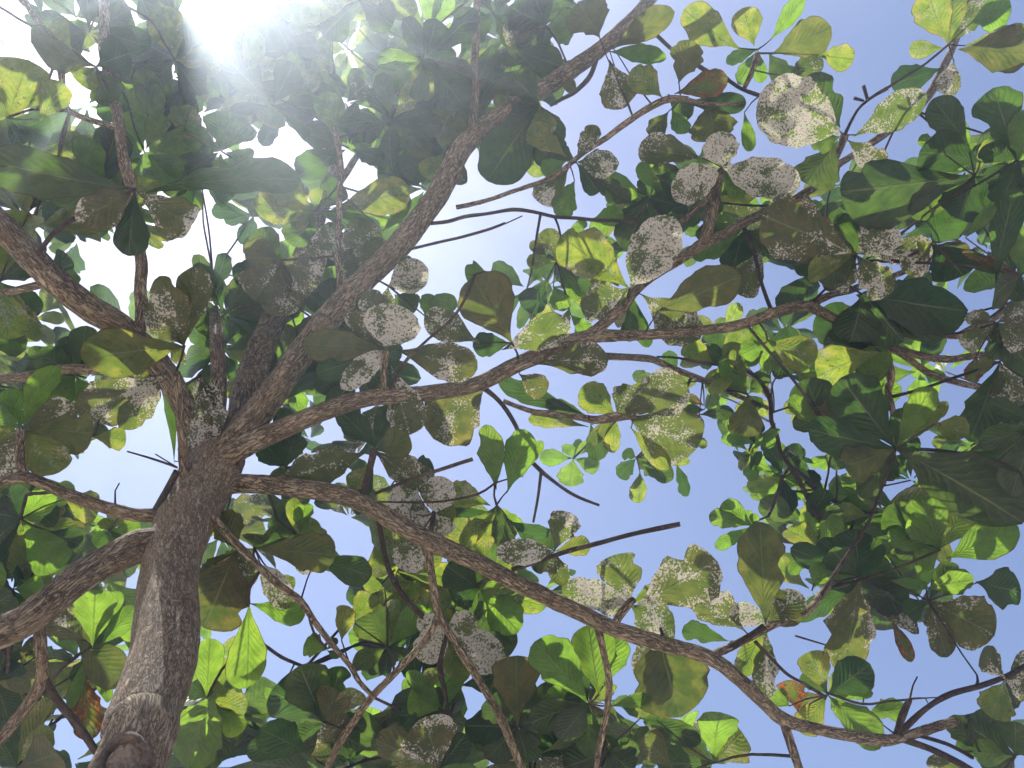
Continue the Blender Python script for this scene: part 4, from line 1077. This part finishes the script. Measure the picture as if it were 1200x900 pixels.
# the 210 longest twigs in view are twigs of their own; the finest ones are one mass
def shown(t):
    h = proj(t[0][1][0])
    return bool(h) and -20 < h[0] < 1220 and -20 < h[1] < 920


TWIGS.sort(key=lambda t: -((t[0][0][0] - t[0][-1][0]).length + (10 if shown(t) else 0)))
fine_v, fine_f, fine_u = [], [], []
for i, (pts, owner) in enumerate(TWIGS):
    o = tube("twig", pts, M_TWIG, owner, sides=6, step=0.04, lump=0.12, wobble=0.05, seed=i + 900, cap=False)
    if i >= 210:
        me, b0 = o.data, len(fine_v)
        fine_v += [tuple(v.co) for v in me.vertices]
        fine_f += [tuple(k + b0 for k in p.vertices) for p in me.polygons]
        fine_u += [tuple(d.uv) for d in me.uv_layers[0].data]
        bpy.data.objects.remove(o)
        bpy.data.meshes.remove(me)
if fine_v:
    me = bpy.data.meshes.new("fine_twigs")
    me.from_pydata(fine_v, [], fine_f)
    me.uv_layers.new(name="UVMap").data.foreach_set("uv", np.array(fine_u, dtype=np.float32).ravel())
    me.polygons.foreach_set("use_smooth", [True] * len(fine_f))
    me.materials.append(M_TWIG)
    ft = bpy.data.objects.new("fine_twigs", me)
    COL.objects.link(ft)
    ft.parent = tree
    ft["kind"] = "stuff"
print("leaves traced", len(LEAVES), "filled", len(FILLED), "twigs", len(TWIGS), "sun elevation", math.degrees(sun_el))

# ------------------------------------------------------------------ added air volume, imitates the lens veil glowing round the sun
hz = NB("glow_haze")
pv = hz.n("ShaderNodeVolumePrincipled")
pv.inputs["Color"].default_value = (0.70, 0.82, 1.0, 1)
pv.inputs["Density"].default_value = 0.029
pv.inputs["Anisotropy"].default_value = 0.76
ho = hz.n("ShaderNodeOutputMaterial")
hz.put(ho.inputs["Volume"], pv.outputs[0])
hm = bpy.data.meshes.new("glow_haze")
a, zb, zt = 42.0, -1.2, 7.5
hm.from_pydata([(x, y, z) for z in (zb, zt) for x, y in ((-a, -a), (a, -a), (a, a), (-a, a))], [],
               [(3, 2, 1, 0), (4, 5, 6, 7), (0, 1, 5, 4), (1, 2, 6, 5), (2, 3, 7, 6), (3, 0, 4, 7)])
hm.materials.append(hz.m)
glow_haze = bpy.data.objects.new("glow_haze", hm)
COL.objects.link(glow_haze)
glow_haze["kind"] = "stuff"
zs = [max((v.co.z for v in o.data.vertices), default=0) for o in COL.objects if o.type == "MESH" and o is not glow_haze]
print("highest point", max(zs))
